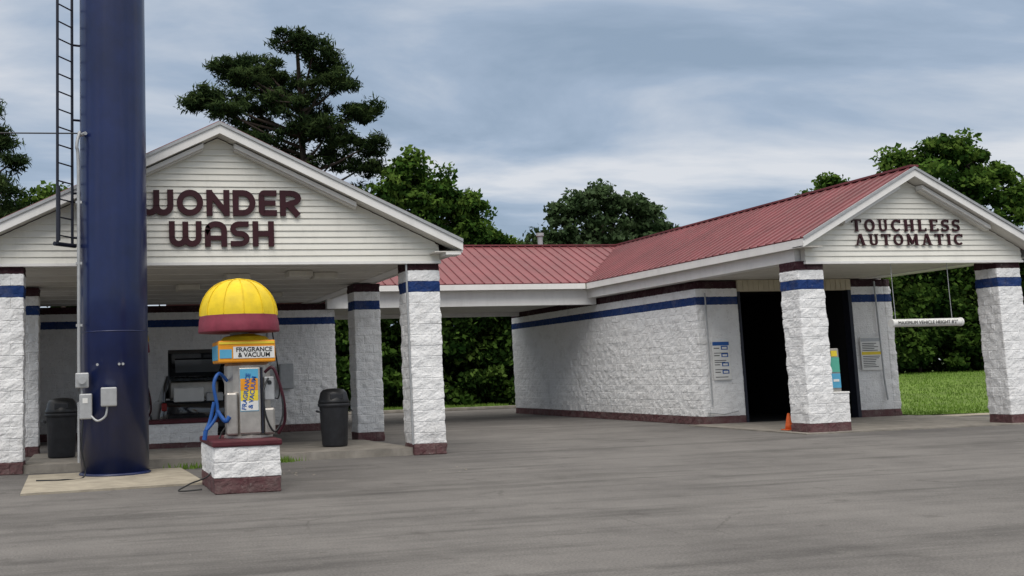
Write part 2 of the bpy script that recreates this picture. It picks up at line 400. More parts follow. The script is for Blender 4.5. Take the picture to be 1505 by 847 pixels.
def G_round(ch):
    t=T
    if ch=='W':
        w=1.28; r=(w-t)/4
        return w,[([(h2,1),(h2,h2+r)]+arc(h2+r,h2+r,r,r,180,360)+[(h2+2*r,.98)],t,0),([(h2+2*r,.5),(h2+2*r,h2+r)]+arc(h2+3*r,h2+r,r,r,180,360)+[(h2+4*r,1)],t,0)]
    if ch=='O': w=1.0; return w,[(arc(w/2,.5,w/2-h2,.5-h2,0,345,22),t,1)]
    if ch=='N': w=.88; return w,[([(h2,0),(h2,1)],t,0),([(h2*.9,.93),(w-h2*.9,.07)],t*.95,0),([(w-h2,1),(w-h2,0)],t,0)]
    if ch=='D': w=.88; return w,[([(h2,h2),(w*.45,h2)]+arc(w*.45,.5,w*.55-h2,.5-h2,-90,90,10)+[(h2,1-h2)],t,0),([(h2,0),(h2,1)],t,0)]
    if ch=='E': w=.70; return w,[([(w,h2),(h2+.1,h2)]+arc(h2+.1,h2+.1,.1,.1,270,180,3)+[(h2,1-h2-.1)]+arc(h2+.1,1-h2-.1,.1,.1,180,90,3)+[(w,1-h2)],t,0),([(h2,.5),(w*.93,.5)],t*.85,0)]
    if ch=='R': w=.84; return w,[([(h2,0),(h2,1)],t,0),([(h2,1-h2),(w*.5,1-h2)]+arc(w*.5,.69,w*.5-h2,.31-h2,90,-90,8)+[(h2,.38)],t*.95,0),([(w*.45,.40),(w-h2*1.1,.0)],t*1.05,0)]
    if ch=='A': w=.88; return w,[([(h2,0),(h2,1-h2-.22)]+arc(w/2,1-h2-.24,w/2-h2,.24,180,0,10)+[(w-h2,0)],t,0),([(h2,.34),(w-h2,.34)],t*.8,0)]
    if ch=='S': w=.78; return w,[([(.02,h2),(w*.55,h2)]+arc(w*.55,.305,w*.45-h2,.305-h2,-90,90,8)+arc(w*.45,.695,w*.45-h2,.305-h2,270,90,8)+[(w*.96,1-h2)],t*.93,0)]
    if ch=='H': w=.86; return w,[([(h2,0),(h2,1)],t,0),([(w-h2,0),(w-h2,1)],t,0),([(h2,.5),(w-h2,.5)],t*.9,0)]
def G_serif(ch):
    tv=.19;sf=.06
    def stem(x): return [([(x,0),(x,1)],tv,0),([(x-.17,sf/2),(x+.17,sf/2)],sf,0),([(x-.17,1-sf/2),(x+.17,1-sf/2)],sf,0)]
    if ch=='T': w=.80; return w,[([(w/2,0),(w/2,1)],tv,0),([(w/2-.17,.03),(w/2+.17,.03)],.06,0),([(0,.95),(w,.95)],.10,0),([(.03,1),(.03,.74)],.06,0),([(w-.03,1),(w-.03,.74)],.06,0)]
    if ch=='O': w=.88; return w,[(arc(w/2,.5,w/2-.09,.5-.06,0,345,20),.15,1)]
    if ch=='U': w=.88; return w,[([(.19,1),(.19,.3)]+arc(.44,.3,.25,.24,180,360,8)+[(.69,1)],.14,0),([(0,.97),(.38,.97)],.06,0),([(.54,.97),(.86,.97)],.06,0)]
    if ch=='C': w=.80; return w,[(arc(.45,.5,.36,.43,48,312,16),.15,0),([(.76,.98),(.76,.70)],.06,0)]
    if ch=='H': w=.94; return w,stem(.19)+stem(.75)+[([(.19,.5),(.75,.5)],.09,0)]
    if ch=='L': w=.76; return w,stem(.19)+[([(.19,.05),(.74,.05)],.10,0),([(.71,0),(.71,.28)],.06,0)]
    if ch=='E': w=.78; return w,stem(.19)+[([(.19,.05),(.76,.05)],.10,0),([(.19,.95),(.74,.95)],.10,0),([(.19,.5),(.56,.5)],.09,0),([(.73,0),(.73,.26)],.06,0),([(.71,1),(.71,.76)],.06,0)]
    if ch=='S': w=.68; return w,[([(.06,.12)]+arc(.34,.285,.24,.22,235,450,10)+arc(.34,.715,.24,.22,270,45,10),.145,0),([(.05,0),(.05,.28)],.06,0),([(.61,1),(.61,.74)],.06,0)]
    if ch=='A': w=.96; return w,[([(.15,.0),(.44,1)],.09,0),([(.78,0),(.49,1)],.19,0),([(.27,.30),(.68,.30)],.08,0),([(0,.03),(.32,.03)],.06,0),([(.60,.03),(.96,.03)],.06,0)]
    if ch=='M': w=1.14; return w,[([(.17,0),(.17,1)],.10,0),([(.94,0),(.94,1)],.19,0),([(.17,1),(.55,.1)],.17,0),([(.55,.1),(.94,1)],.09,0),([(0,.03),(.34,.03)],.06,0),([(.77,.03),(1.12,.03)],.06,0)]
    if ch=='I': w=.40; return w,stem(.2)
def lettering(name,text,glyph,x0,x1,z0,z1,y,depth,gap,m):
    tot=0;items=[]
    for ch in text:
        w,st=glyph(ch); items.append((tot,st)); tot+=w+gap
    tot-=gap; sx=(x1-x0)/tot; sz=(z1-z0)
    V=[];F=[];k=0
    for off,st in items:
        for pts,w,cl in st:
            k+=1; e=.0006*(k%7)
            for q in stroke(pts,w,cl):
                i=len(V)
                for yy in (y-depth-e,y):
                    for p in q: V.append((x0+(off+p.x)*sx,yy,z0+p.y*sz))
                F+=[(i,i+1,i+2,i+3),(i+7,i+6,i+5,i+4)]+[(i+a,i+4+a,i+4+(a+1)%4,i+(a+1)%4) for a in range(4)]
    return mesh_obj(name,V,F,m)
def text_obj(name,body,size,m,loc,rot=(math.pi/2,0,0),align='CENTER',bold=.0,sx=1,lead=1):
    cu=bpy.data.curves.new(name,'FONT'); cu.body=body; cu.size=size; cu.align_x=align; cu.align_y='CENTER'; cu.space_line=lead
    cu.extrude=.0015; cu.offset=bold; cu.materials.append(m)
    o=bpy.data.objects.new(name,cu); COL.objects.link(o); o.location=loc; o.rotation_euler=rot; o.scale=(sx,1,1); return o

# ---------------------------------------------------------------- BUILDING A
YA=19.32
pa=[]
pa.append(block_shell('column',-1.72,-1.11,YA,YA+.61,0,3.6))
pa.append(block_shell('column',5.81,6.42,YA,YA+.61,0,3.6))
pa.append(block_shell('column',-1.70,-1.07,24.15,24.76,0,3.6))
pa.append(block_shell('column',5.95,6.56,24.15,24.76,0,3.6))
pa.append(block_shell('bay_rear_wall',-1.9,6.87,30.3,30.5,0,3.6))
pa.append(block_shell('bay_side_wall',-1.95,-1.75,27.4,30.28,0,3.6))
XA,ZA=2.289,6.065
pa+=gable_set('gable',XA,ZA,-2.2,6.778,3.934,3.934,YA-.42,YA-.03,3.58,-1.84,6.43,.56)
for s,(xo,xi) in (('r',(6.778,6.2)),('l',(-2.2,-1.6))):
    a,b=sorted((xo,xi))
    pa.append(box('eave_fascia_'+s,min(xo,xo-.03*(1 if s=='r' else -1)),max(xo,xo-.03*(1 if s=='r' else -1)),YA-.387,33,3.70,3.91,M_trim))
    pa.append(box('eave_soffit_'+s,a+.035,b-.035,YA-.385,33,3.705,3.725,M_soffit))
pa.append(box('eave_return_r',6.45,6.745,YA-.385,YA-.02,3.66,3.703,M_trim))
pa.append(box('beam_r',6.08,6.40,YA+.1,30.2,3.62,3.70,M_trim))
pa.append(box('beam_l',-1.72,-1.4,YA+.1,30.2,3.62,3.70,M_trim))
pa.append(box('canopy_ceiling',-1.39,6.07,YA+.1,30.29,3.63,3.66,M_soffit))
for i,(x,y) in enumerate(((3.9,21.2),(4.5,21.6),(1.9,24.0),(4.2,26.5),(2.7,21.7))):
    pa.append(box('ceiling_light_housing',x,x+.5,y,y+.5,3.50,3.625,M_soffit,.02))
for i in range(8):
    y=20.6+i*1.22; pa.append(box('ceiling_seam',-1.38,6.06,y,y+.03,3.618,3.629,M_trim))
pa+=roof_slope('roof_slope_r',(6.79,YA-.42,3.93),(6.79,36.4,3.93),(XA,36.4,ZA+.01),(XA,YA-.42,ZA+.01))
pa+=roof_slope('roof_slope_l',(-2.21,36.4,3.93),(-2.21,YA-.42,3.93),(XA,YA-.42,ZA+.01),(XA,36.4,ZA+.01))
pa.append(lettering('lettering_top','WONDER',G_round,.87,3.80,4.42,4.89,YA-.062,.05,.13,M_letter))
pa.append(lettering('lettering_bottom','WASH',G_round,1.39,3.28,3.86,4.32,YA-.062,.05,.13,M_letter))
pa.append(tube('downpipe',[(5.78,YA-.02,.2),(5.78,YA-.02,3.55)],.02,M_galv))
pa.append(tube('bay_conduit',[(4.9,30.26,.3),(4.9,30.26,3.5)],.025,M_galv))
pa.append(box('bay_control_box',5.2,5.6,30.08,30.26,1.2,1.9,M_galv,.02))
pa.append(box('bay_notice',3.4,4.0,30.22,30.255,1.4,2.1,M_white))
# ceiling boom with hanging wash hose
pa.append(tube('wash_boom',smooth_path([(3.2,26.8,3.5),(3.4,26.6,3.35),(4.3,26.0,3.3)],5),.02,M_galv))
pa.append(tube('wash_hose',smooth_path([(4.3,26.0,3.3),(4.34,26.0,2.6),(4.5,26.2,1.6),(4.7,27.5,1.0),(4.75,29.2,1.1),(4.7,30.2,1.3)],6),.016,M_blackpl))
V=[(-1.11,YA+.06,0),(5.84,YA+.06,0),(5.84,YA+.06,.14),(-1.11,YA+.06,.14),(5.84,YA+.3,.14),(-1.11,YA+.3,.14),(5.84,23.2,.10),(-1.11,23.2,.10),(5.84,25.2,.004),(-1.11,25.2,.004),(5.84,25.2,0),(-1.11,25.2,0)]
slab=mesh_obj('bay_slab',V,[(0,1,2,3),(3,2,4,5),(5,4,6,7),(7,6,8,9),(1,10,8,6,4,2),(0,3,5,7,9,11)],M_curb); pa.append(slab)

pc=[]
ze=4.056; zr=5.579; yc=29.683; yr=33.05; xe=14.468; xb=17.328
pc+=roof_slope('link_roof_front',(2.5,yc,ze),(xe,yc,ze),(xb,yr,zr),(2.5,yr,zr))
pc+=roof_slope('link_roof_rear',(xe,36.42,ze),(2.5,36.42,ze),(2.5,yr,zr),(xb,yr,zr))
pc.append(box('link_fascia',6.8,xe-.035,yc,yc+.03,3.87,4.03,M_trim))
pc.append(box('link_soffit',6.8,xe-.035,yc+.032,yc+.30,3.872,3.89,M_soffit))
pc.append(box('link_beam',6.6,14.9,yc+.31,yc+.55,3.42,3.88,M_trim))
pc.append(box('link_ceiling',6.6,14.9,yc+.56,36.0,3.58,3.60,M_soffit))
pc.append(box('link_beam_rear',6.6,14.9,36.02,36.25,3.45,3.88,M_trim))
pc.append(box('ridge_cap',2.5,xb,yr-.12,yr+.12,zr-.01,zr+.035,M_roofrib))
pc.append(tube('roof_vent',[(14.7,33.4,5.4),(14.7,33.4,5.95)],.09,M_galv))
pc.append(tube('roof_vent_cap',[(14.7,33.4,5.95),(14.7,33.4,6.05)],.14,M_galv))

# ---------------------------------------------------------------- BUILDING B
YB=19.97; YW=24.6; XW=14.95; XWR=20.68
pb=[]
pb.append(block_shell('column',14.564,15.174,YB,YB+.61,0,3.6))
pb.append(block_shell('column',19.56,20.17,YB,YB+.61,0,3.6))
pb.append(block_shell('side_wall_west',XW,XW+.2,YW,36.9,0,3.6))
pb.append(block_shell('side_wall_east',XWR-.2,XWR,YW,36.9,0,3.6))
pb.append(block_shell('front_pier_west',XW+.205,16.13,YW+.004,YW+.2,0,3.6,.35))
pb.append(block_shell('front_pier_east',19.46,XWR-.205,YW+.004,YW+.2,0,3.6,.35))
pb.append(box('rear_wall',XW+.2,XWR-.2,36.7,36.9,0,3.6,M_bayshade))
pb.append(box('inner_lining_w',16.15,16.2,YW+.22,36.6,0,3.6,M_bayshade))
pb.append(box('inner_lining_e',19.4,19.45,YW+.22,36.6,0,3.6,M_bayshade))
pb.append(box('inner_ceiling',16.2,19.4,YW+.22,36.6,3.5,3.55,M_bayshade))
pb.append(box('inner_floor',16.2,19.4,YW+.22,36.6,0.004,.02,M_bayshade))
pb.append(box('door_header',16.13,19.46,YW-.03,YW+.19,3.33,3.62,M_beige))
for i in range(22):
    x=16.14+i*.151; pb.append(box('header_rib',x,x+.03,YW-.045,YW-.032,3.34,3.61,M_beige))
pb.append(box('door_jamb',19.36,19.455,YW-.03,YW+.2,0,3.33,M_darkmetal))
pb.append(box('door_jamb',16.135,16.2,YW-.02,YW+.2,0,3.33,M_darkmetal))
pb.append(box('door_track',18.62,18.70,YW+.3,YW+.4,0.02,3.3,M_steel))
XB,ZB=17.33,5.579; sB=(ZB-4.056)/(XB-14.468)
xrB=20.55; zrB=ZB-sB*(xrB-XB)
pb+=gable_set('gable',XB,ZB,14.468,xrB,4.056,zrB,YB-.40,YB-.03,3.58,14.74,20.20,.60)
pb.append(box('eave_fascia_w',14.468,14.50,YB-.367,yc+.03,3.86,4.04,M_trim))
pb.append(box('eave_soffit_w',14.502,14.94,YB-.36,36.6,3.862,3.88,M_soffit))
pb.append(box('beam_w',14.62,14.94,YB+.14,36.0,3.61,3.86,M_trim))
pb.append(box('eave_fascia_e',xrB-.03,xrB,YB-.367,36.4,zrB-.19,zrB-.02,M_trim))
pb.append(box('beam_e',19.75,20.1,YB+.14,YW,3.61,3.70,M_trim))
pb.append(box('canopy_ceiling',14.95,20.5,YB+.14,YW+.3,3.63,3.66,M_soffit))
pb.append(box('wall_cap',XW,XWR,YW+.31,36.9,3.61,3.64,M_soffit))
pb+=roof_slope('roof_slope_w',(14.455,YB-.40,ze),(14.455,36.5,ze),(XB,36.5,ZB+.01),(XB,YB-.40,ZB+.01))
pb+=roof_slope('roof_slope_e',(xrB+.01,36.5,zrB),(xrB+.01,YB-.40,zrB),(XB,YB-.40,ZB+.01),(XB,36.5,ZB+.01))
pb.append(box('ridge_cap',XB-.1,XB+.1,YB-.42,36.5,ZB+.0,ZB+.045,M_roofrib))
pb.append(lettering('lettering_top','TOUCHLESS',G_serif,15.92,18.64,4.22,4.48,YB-.062,.03,.30,M_letter))
pb.append(lettering('lettering_bottom','AUTOMATIC',G_serif,15.97,18.68,3.92,4.165,YB-.062,.03,.30,M_letter))
pb.append(tube('conduit',[(15.18,YW-.06,.5),(15.18,YW-.06,3.3)],.018,M_galv))
pb.append(tube('conduit',[(20.15,YW-.06,3.55),(20.2,YW-.06,1.0),(20.25,YW-.06,.45)],.022,M_galv))
pb.append(tube('conduit_drop',[(15.05,YW-.05,.3),(15.5,YW-.05,.25),(15.9,YW-.05,.32)],.012,M_galv))
group('car_wash_building',pa+pc+pb)

# ---------------------------------------------------------------- signs on the piers
def pier_sign(name,cx,cz,w,h,y,rows,head):
    ps=[box('board',cx-w/2,cx+w/2,y-.012,y,cz-h/2,cz+h/2,M_white)]
    ps.append(box('header',cx-w/2+.02,cx+w/2-.02,y-.016,y-.0125,cz+h/2-.12,cz+h/2-.03,head))
    z=cz+h/2-.18; k=0
    while z>cz-h/2+.05:
        kk=rows[k%len(rows)]
        if kk=='l': ps.append(box('text_line',cx-w/2+.05,cx-w/2+.05+(w-.1)*random.uniform(.6,1),y-.0145,y-.0125,z,z+.016,M_black)); z-=.045
        elif kk=='c':
            ps.append(box('icon',cx,cx+w/2-.06,y-.0145,y-.0125,z-.05,z+.05,M_blue)); ps.append(box('icon_inner',cx+.03,cx+w/2-.09,y-.0165,y-.0146,z-.03,z+.02,M_white))
            ps.append(box('caption',cx-w/2+.05,cx-.05,y-.0145,y-.0125,z-.02,z+.0,M_black)); z-=.14
        elif kk=='y': ps.append(box('yellow_band',cx-w/2+.02,cx+w/2-.02,y-.0145,y-.0125,z-.06,z+.02,M_yel2)); z-=.11
        k+=1
    return group(name,ps)
pier_sign('instruction_sign',15.52,1.60,.50,.98,YW-.05,['c','l','c','l','l'],M_blue)
pier_sign('notice_sign',19.88,1.66,.62,.86,YW-.05,['l','l','l','l','l','y','l','l'],M_galv)

# ---------------------------------------------------------------- clearance bar
ps=[tube('bar',[(16.82,20.05,2.25),(18.55,20.05,2.25)],.085,M_pvc,16)]
for x in (16.92,18.35): ps.append(tube('chain',[(x,20.05,2.33),(x-.005,20.05,3.0),(x,20.05,3.6)],.007,M_galv))
for x in (16.815,18.555): ps.append(tube('cap',[(x-.02,20.05,2.25),(x+.02,20.05,2.25)],.095,M_pvc,16))
ps.append(text_obj('bar_text',"MAXIMUM VEHICLE HEIGHT 8'2\"",.105,M_black,(17.66,19.958,2.25)))
group('clearance_bar',ps)

# ---------------------------------------------------------------- pay station
ps=[block_shell('pedestal',15.20,15.60,20.05,20.65,0,.8,.6),
 box('pedestal_cap',15.19,15.62,20.03,20.67,.80,.84,M_trim,.01),
 box('cabinet',15.24,15.50,20.12,20.5,.84,1.75,M_steel,.02),
 box('screen_panel',15.262,15.48,20.10,20.118,1.25,1.56,M_green),
 box('label',15.262,15.48,20.10,20.118,.92,1.22,M_ltblue),
 box('slot',15.30,15.44,20.094,20.099,1.05,1.10,M_white),
 box('top_sign',15.30,15.44,20.10,20.118,1.58,1.70,M_yel2)]
group('pay_station',ps)

# ---------------------------------------------------------------- traffic cone (half hidden behind the column)
cx_,cy_=14.80,21.0
ps=[box('base',cx_-.13,cx_+.13,cy_-.13,cy_+.13,.027,.05,M_conec,.008),
 lathe('cone',[(.095,.05),(.08,.14),(.06,.24),(.04,.33),(.025,.39),(.0251,.391)],cx_,cy_,M_conec,20)]
group('traffic_cone',ps)

# ---------------------------------------------------------------- sign pole
PX,PY,PR=.40,18.17,.545
def mk_pole():
    ps=[lathe('shaft',[(PR,0.02),(PR,3),(PR*.998,6),(PR*.995,9),(PR*.99,12),(PR*.99,14)],PX,PY,M_pole,64)]
    ps.append(lathe('base_ring',[(PR+.03,.02),(PR+.03,.05),(PR+.005,.07)],PX,PY,M_pole,64))
    ps.append(lathe('weld_ring',[(PR+.004,2.30),(PR+.006,2.31),(PR+.004,2.32)],PX,PY,M_pole,64))
    r1=(-.50,17.95); r2=(-.27,18.30)
    ps.append(tube('ladder_rail',[(r1[0],r1[1],3.75),(r1[0],r1[1],13)],.024,M_darkmetal))
    ps.append(tube('ladder_rail',[(r2[0],r2[1],3.75),(r2[0],r2[1],13)],.024,M_darkmetal))
    z=3.9
    while z<13:
        ps.append(tube('rung',[(r1[0],r1[1],z),(r2[0],r2[1],z)],.013,M_darkmetal)); z+=.30
    for z in (3.9,4.65,5.9,7.2):
        ps.append(tube('bracket',[(r2[0],r2[1],z),(PX-PR*.9,18.35,z)],.02,M_darkmetal))
    ps.append(tube('ladder_foot',[(r1[0]-.05,r1[1],3.76),(r2[0]+.05,r2[1],3.76)],.035,M_darkmetal))
    ps.append(tube('ladder_guard',[(r1[0]+.02,r1[1]-.06,3.8),(r1[0]+.02,r1[1]-.06,4.7)],.03,M_darkmetal))
    ps.append(tube('conduit',[(-.17,17.84,.25),(-.17,17.84,1.2)],.02,M_galv))
    ps.append(tube('conduit',smooth_path([(-.165,17.84,1.9),(-.165,17.84,4.9),(-.19,17.82,5.35),(-.14,17.86,5.6)],6),.028,M_galv))
    ps.append(tube('conduit_lower',[(-.165,17.84,1.6),(-.165,17.84,1.95)],.028,M_galv))
    for z in (2.4,3.4,4.4): ps.append(box('strap',-.21,-.11,17.82,17.9,z,z+.04,M_galv))
    ps.append(box('meter_box',-.22,-.01,17.62,17.78,1.42,1.66,M_galv,.02))
    ps.append(tube('meter_dial',[(-.115,17.62,1.54),(-.115,17.55,1.54)],.06,M_galv,16))
    ps.append(box('junction_box',-.16,.04,17.62,17.80,.93,1.33,M_galv,.02))
    ps.append(box('box_label',-.11,-.03,17.612,17.618,1.18,1.26,M_white))
    ps.append(box('breaker_box',.17,.42,17.50,17.62,1.12,1.42,M_galv,.02))
    ps.append(tube('flex_conduit',smooth_path([(.02,17.64,.98),(.12,17.58,.90),(.24,17.56,.97),(.27,17.56,1.12)],6),.018,M_galv))
    ps.append(tube('flex_conduit',smooth_path([(-.12,17.70,1.30),(-.12,17.70,1.44)],3),.018,M_galv))
    ps.append(tube('ground_cable',smooth_path([(-.10,17.66,.95),(-.13,17.62,.5),(-.08,17.60,.06),(-.4,17.3,.04),(-.8,17.4,.04)],6),.012,M_blackpl))
    for x in (.12,.46,.52): ps.append(tube('bolt',[(x,17.64-.02*abs(x-.4),1.78),(x,17.58,1.78)],.022,M_galv))
    ps.append(tube('lamp_stub',[(-.12,17.9,5.55),(-.05,17.75,5.55)],.03,M_galv))
    return group('sign_pole',ps)
mk_pole()
cab=tube('overhead_cable',[(-.14,17.9,5.58),(-6,19,5.75),(-20,22,6.8)],.012,M_blackpl)

# ---------------------------------------------------------------- vacuum stations
def vacuum_station(cx,cy,island):
    ix0,ix1,iy0,iy1=island
    ps=[block_shell('island',ix0,ix1,iy0,iy1,0,.6,.9),
        box('island_cap',ix0-.03,ix1+.03,iy0-.03,iy1+.03,.60,.68,M_maroon,.02)]
    b=.68
    bx=cx+.08
    ps.append(lathe('drum',[(.34,b),(.34,b+.03),(.32,b+.05),(.32,b+.98),(.30,b+1.02)],bx,cy,M_steel,16,False))
    ps.append(box('front_panel',bx-.16,bx+.13,cy-.35,cy-.30,b+.06,b+.95,M_steel,.015))
    ps.append(box('left_bin',bx-.335,bx-.18,cy-.33,cy-.1,b+.04,b+.62,M_steel,.03))
    ps.append(box('right_bin',bx+.18,bx+.33,cy-.33,cy-.1,b+.04,b+.40,M_steel,.03))
    ps.append(box('door_edge',bx+.14,bx+.165,cy-.345,cy-.29,b+.06,b+.95,M_darkmetal))
    ps.append(box('poster',bx-.15,bx+.10,cy-.356,cy-.351,b+.36,b+.93,M_ltblue))
    ps.append(box('poster_orange',bx-.145,bx+.095,cy-.360,cy-.3565,b+.37,b+.50,M_white))
    ps.append(box('poster_yellow',bx-.145,bx+.095,cy-.360,cy-.3565,b+.502,b+.64,M_yel2))
    ps.append(box('poster_mid',bx-.145,bx+.095,cy-.360,cy-.3565,b+.642,b+.80,M_orange))
    ps.append(text_obj('poster_text','FRAGRANCE\n& VACUUM',.086,M_blue,(bx-.025,cy-.362,b+.62),(math.pi/2,math.radians(-82),0),bold=.002))
    ps.append(box('coin_box',bx+.19,bx+.33,cy-.32,cy-.16,b+.50,b+.82,M_galv,.015))
    ps.append(tube('coin_slot',[(bx+.26,cy-.322,b+.74),(bx+.26,cy-.33,b+.74)],.03,M_blackpl,12))
    ps.append(box('sign_head',bx-.44,bx+.34,cy-.40,cy+.34,b+1.02,b+1.32,M_orange,.02))
    ps.append(box('sign_face',bx-.24,bx+.325,cy-.408,cy-.402,b+1.075,b+1.235,M_white))
    ps.append(box('sign_top_stripe',bx-.43,bx+.325,cy-.408,cy-.402,b+1.27,b+1.30,M_yel2))
    ps.append(box('sign_side_blue',bx-.425,bx-.26,cy-.408,cy-.402,b+1.08,b+1.20,M_ltblue))
    ps.append(box('sign_side',bx-.447,bx-.442,cy-.34,cy+.3,b+1.06,b+1.26,M_ltblue))
    ps.append(text_obj('sign_text','FRAGRANCE\n& VACUUM',.085,M_black,(bx+.045,cy-.411,b+1.155),bold=.0015,sx=1.02,lead=.85))
    ps.append(lathe('roof_plate',[(.36,b+1.32),(.30,b+1.38),(.14,b+1.42)],bx-.02,cy,M_yellow,8,False))
    ps.append(lathe('neck',[(.13,b+1.40),(.13,b+1.60)],cx-.02,cy,M_galv,20))
    z0=b+1.44; prof=[]
    prof+=[(.50,z0),(.565,z0+.005),(.572,z0+.02),(.560,z0+.14),(.545,z0+.235)]
    for i in range(11):
        a=math.radians(i*9); prof.append((.545*math.cos(a)**.85 if i<10 else .05,z0+.24+.50*math.sin(a)))
    prof.append((.05,z0+.745)); prof.append((.04,z0+.76))
    rf=lambda a,i:(1-.03*abs(math.sin(a*6))**.7*(1 if i>3 else .3))
    ps.append(lathe('awning_dome',prof,cx-.02,cy,None,96,True,rf,mats=[M_band,M_yellow],matfun=lambda i:0 if i<4 else 1))
    ps.append(lathe('awning_underside',[(.49,z0+.02),(.1,z0+.06)],cx-.02,cy,M_band,32))
    for k in range(12):
        a=2*math.pi*k/12; pts=[]
        for i in range(0,10):
            t=math.radians(i*9.5); r=.549*math.cos(t)**.85; pts.append((cx-.02+r*math.cos(a),cy+r*math.sin(a),z0+.245+.505*math.sin(t)))
        ps.append(tube('awning_rib',pts,.006,M_yellow,4))
    ps.append(tube('blue_hose',smooth_path([(bx-.30,cy-.15,b+.78),(bx-.42,cy-.25,b+.88),(bx-.50,cy-.30,b+.72),(bx-.46,cy-.3,b+.35),(bx-.62,cy-.32,b+.12),(bx-.56,cy-.3,b+.25),(bx-.50,cy-.3,b+.50)],8),.024,M_bluehose))
    ps.append(tube('blue_hose_tail',smooth_path([(bx-.46,cy-.3,b+.38),(bx-.36,cy-.35,b+.24),(bx-.30,cy-.36,b+.30)],8),.03,M_bluehose))
    ps.append(tube('nozzle',[(bx-.62,cy-.32,b+.12),(bx-.64,cy-.32,b+.0)],.032,M_bluehose))
    ps.append(tube('red_hose',smooth_path([(bx+.20,cy-.30,b+.88),(bx+.30,cy-.36,b+.94),(bx+.38,cy-.38,b+.75),(bx+.45,cy-.36,b+.45),(bx+.46,cy-.3,b+.2),(bx+.38,cy-.25,b+.04)],8),.022,M_redhose))
    ps.append(tube('black_hose',smooth_path([(bx+.24,cy-.34,b+.80),(bx+.16,cy-.42,b+.62),(bx+.18,cy-.44,b+.3),(bx+.30,cy-.42,b+.08),(bx+.42,cy-.40,b+.3),(bx+.40,cy-.36,b+.7),(bx+.32,cy-.34,b+.92)],8),.014,M_blackpl))
    ps.append(tube('cable',smooth_path([(bx-.28,cy-.1,b+.2),(bx-.42,cy-.2,b+.02),(bx-.55,cy-.3,.25),(bx-.85,cy-.4,.12),(bx-1.0,cy-.45,.04),(bx-.7,cy-.5,.05)],8),.011,M_blackpl))
    return group('vacuum_station',ps)
vacuum_station(2.06,15.05,(1.58,2.44,14.25,15.9))
vacuum_station(.72,23.7,(1.05,2.65,23.25,24.2))

# ---------------------------------------------------------------- trash cans
def trash_can(x,y,z):
    r=.29
    ps=[lathe('bin',[(r*.82,z),(r*.86,z+.02),(r*.98,z+.74),(r*1.0,z+.76),(r*1.08,z+.77),(r*1.09,z+.82),(r*1.02,z+.83)],x,y,M_grayp,40,True,lambda a,i:1+.008*math.cos(a*20)),
        lathe('lid',[(r*1.06,z+.83),(r*1.08,z+.86),(r*1.0,z+.90),(r*.9,z+1.03),(r*.72,z+1.09),(r*.35,z+1.11),(.02,z+1.115)],x,y,M_blackpl,40)]
    for s in (-1,1):
        ps.append(tube('handle',smooth_path([(x+s*r*.98,y-.1,z+.66),(x+s*(r*1.16),y-.08,z+.68),(x+s*(r*1.16),y+.08,z+.68),(x+s*r*.98,y+.1,z+.66)],5),.018,M_grayp))
    ps.append(box('flap',x-.13,x+.13,y-r*.97,y-r*.72,z+.90,z+1.02,M_grayp,.02))
    return group('trash_can',ps)
trash_can(4.67,20.9,.14)
trash_can(-.52,21.4,.13)

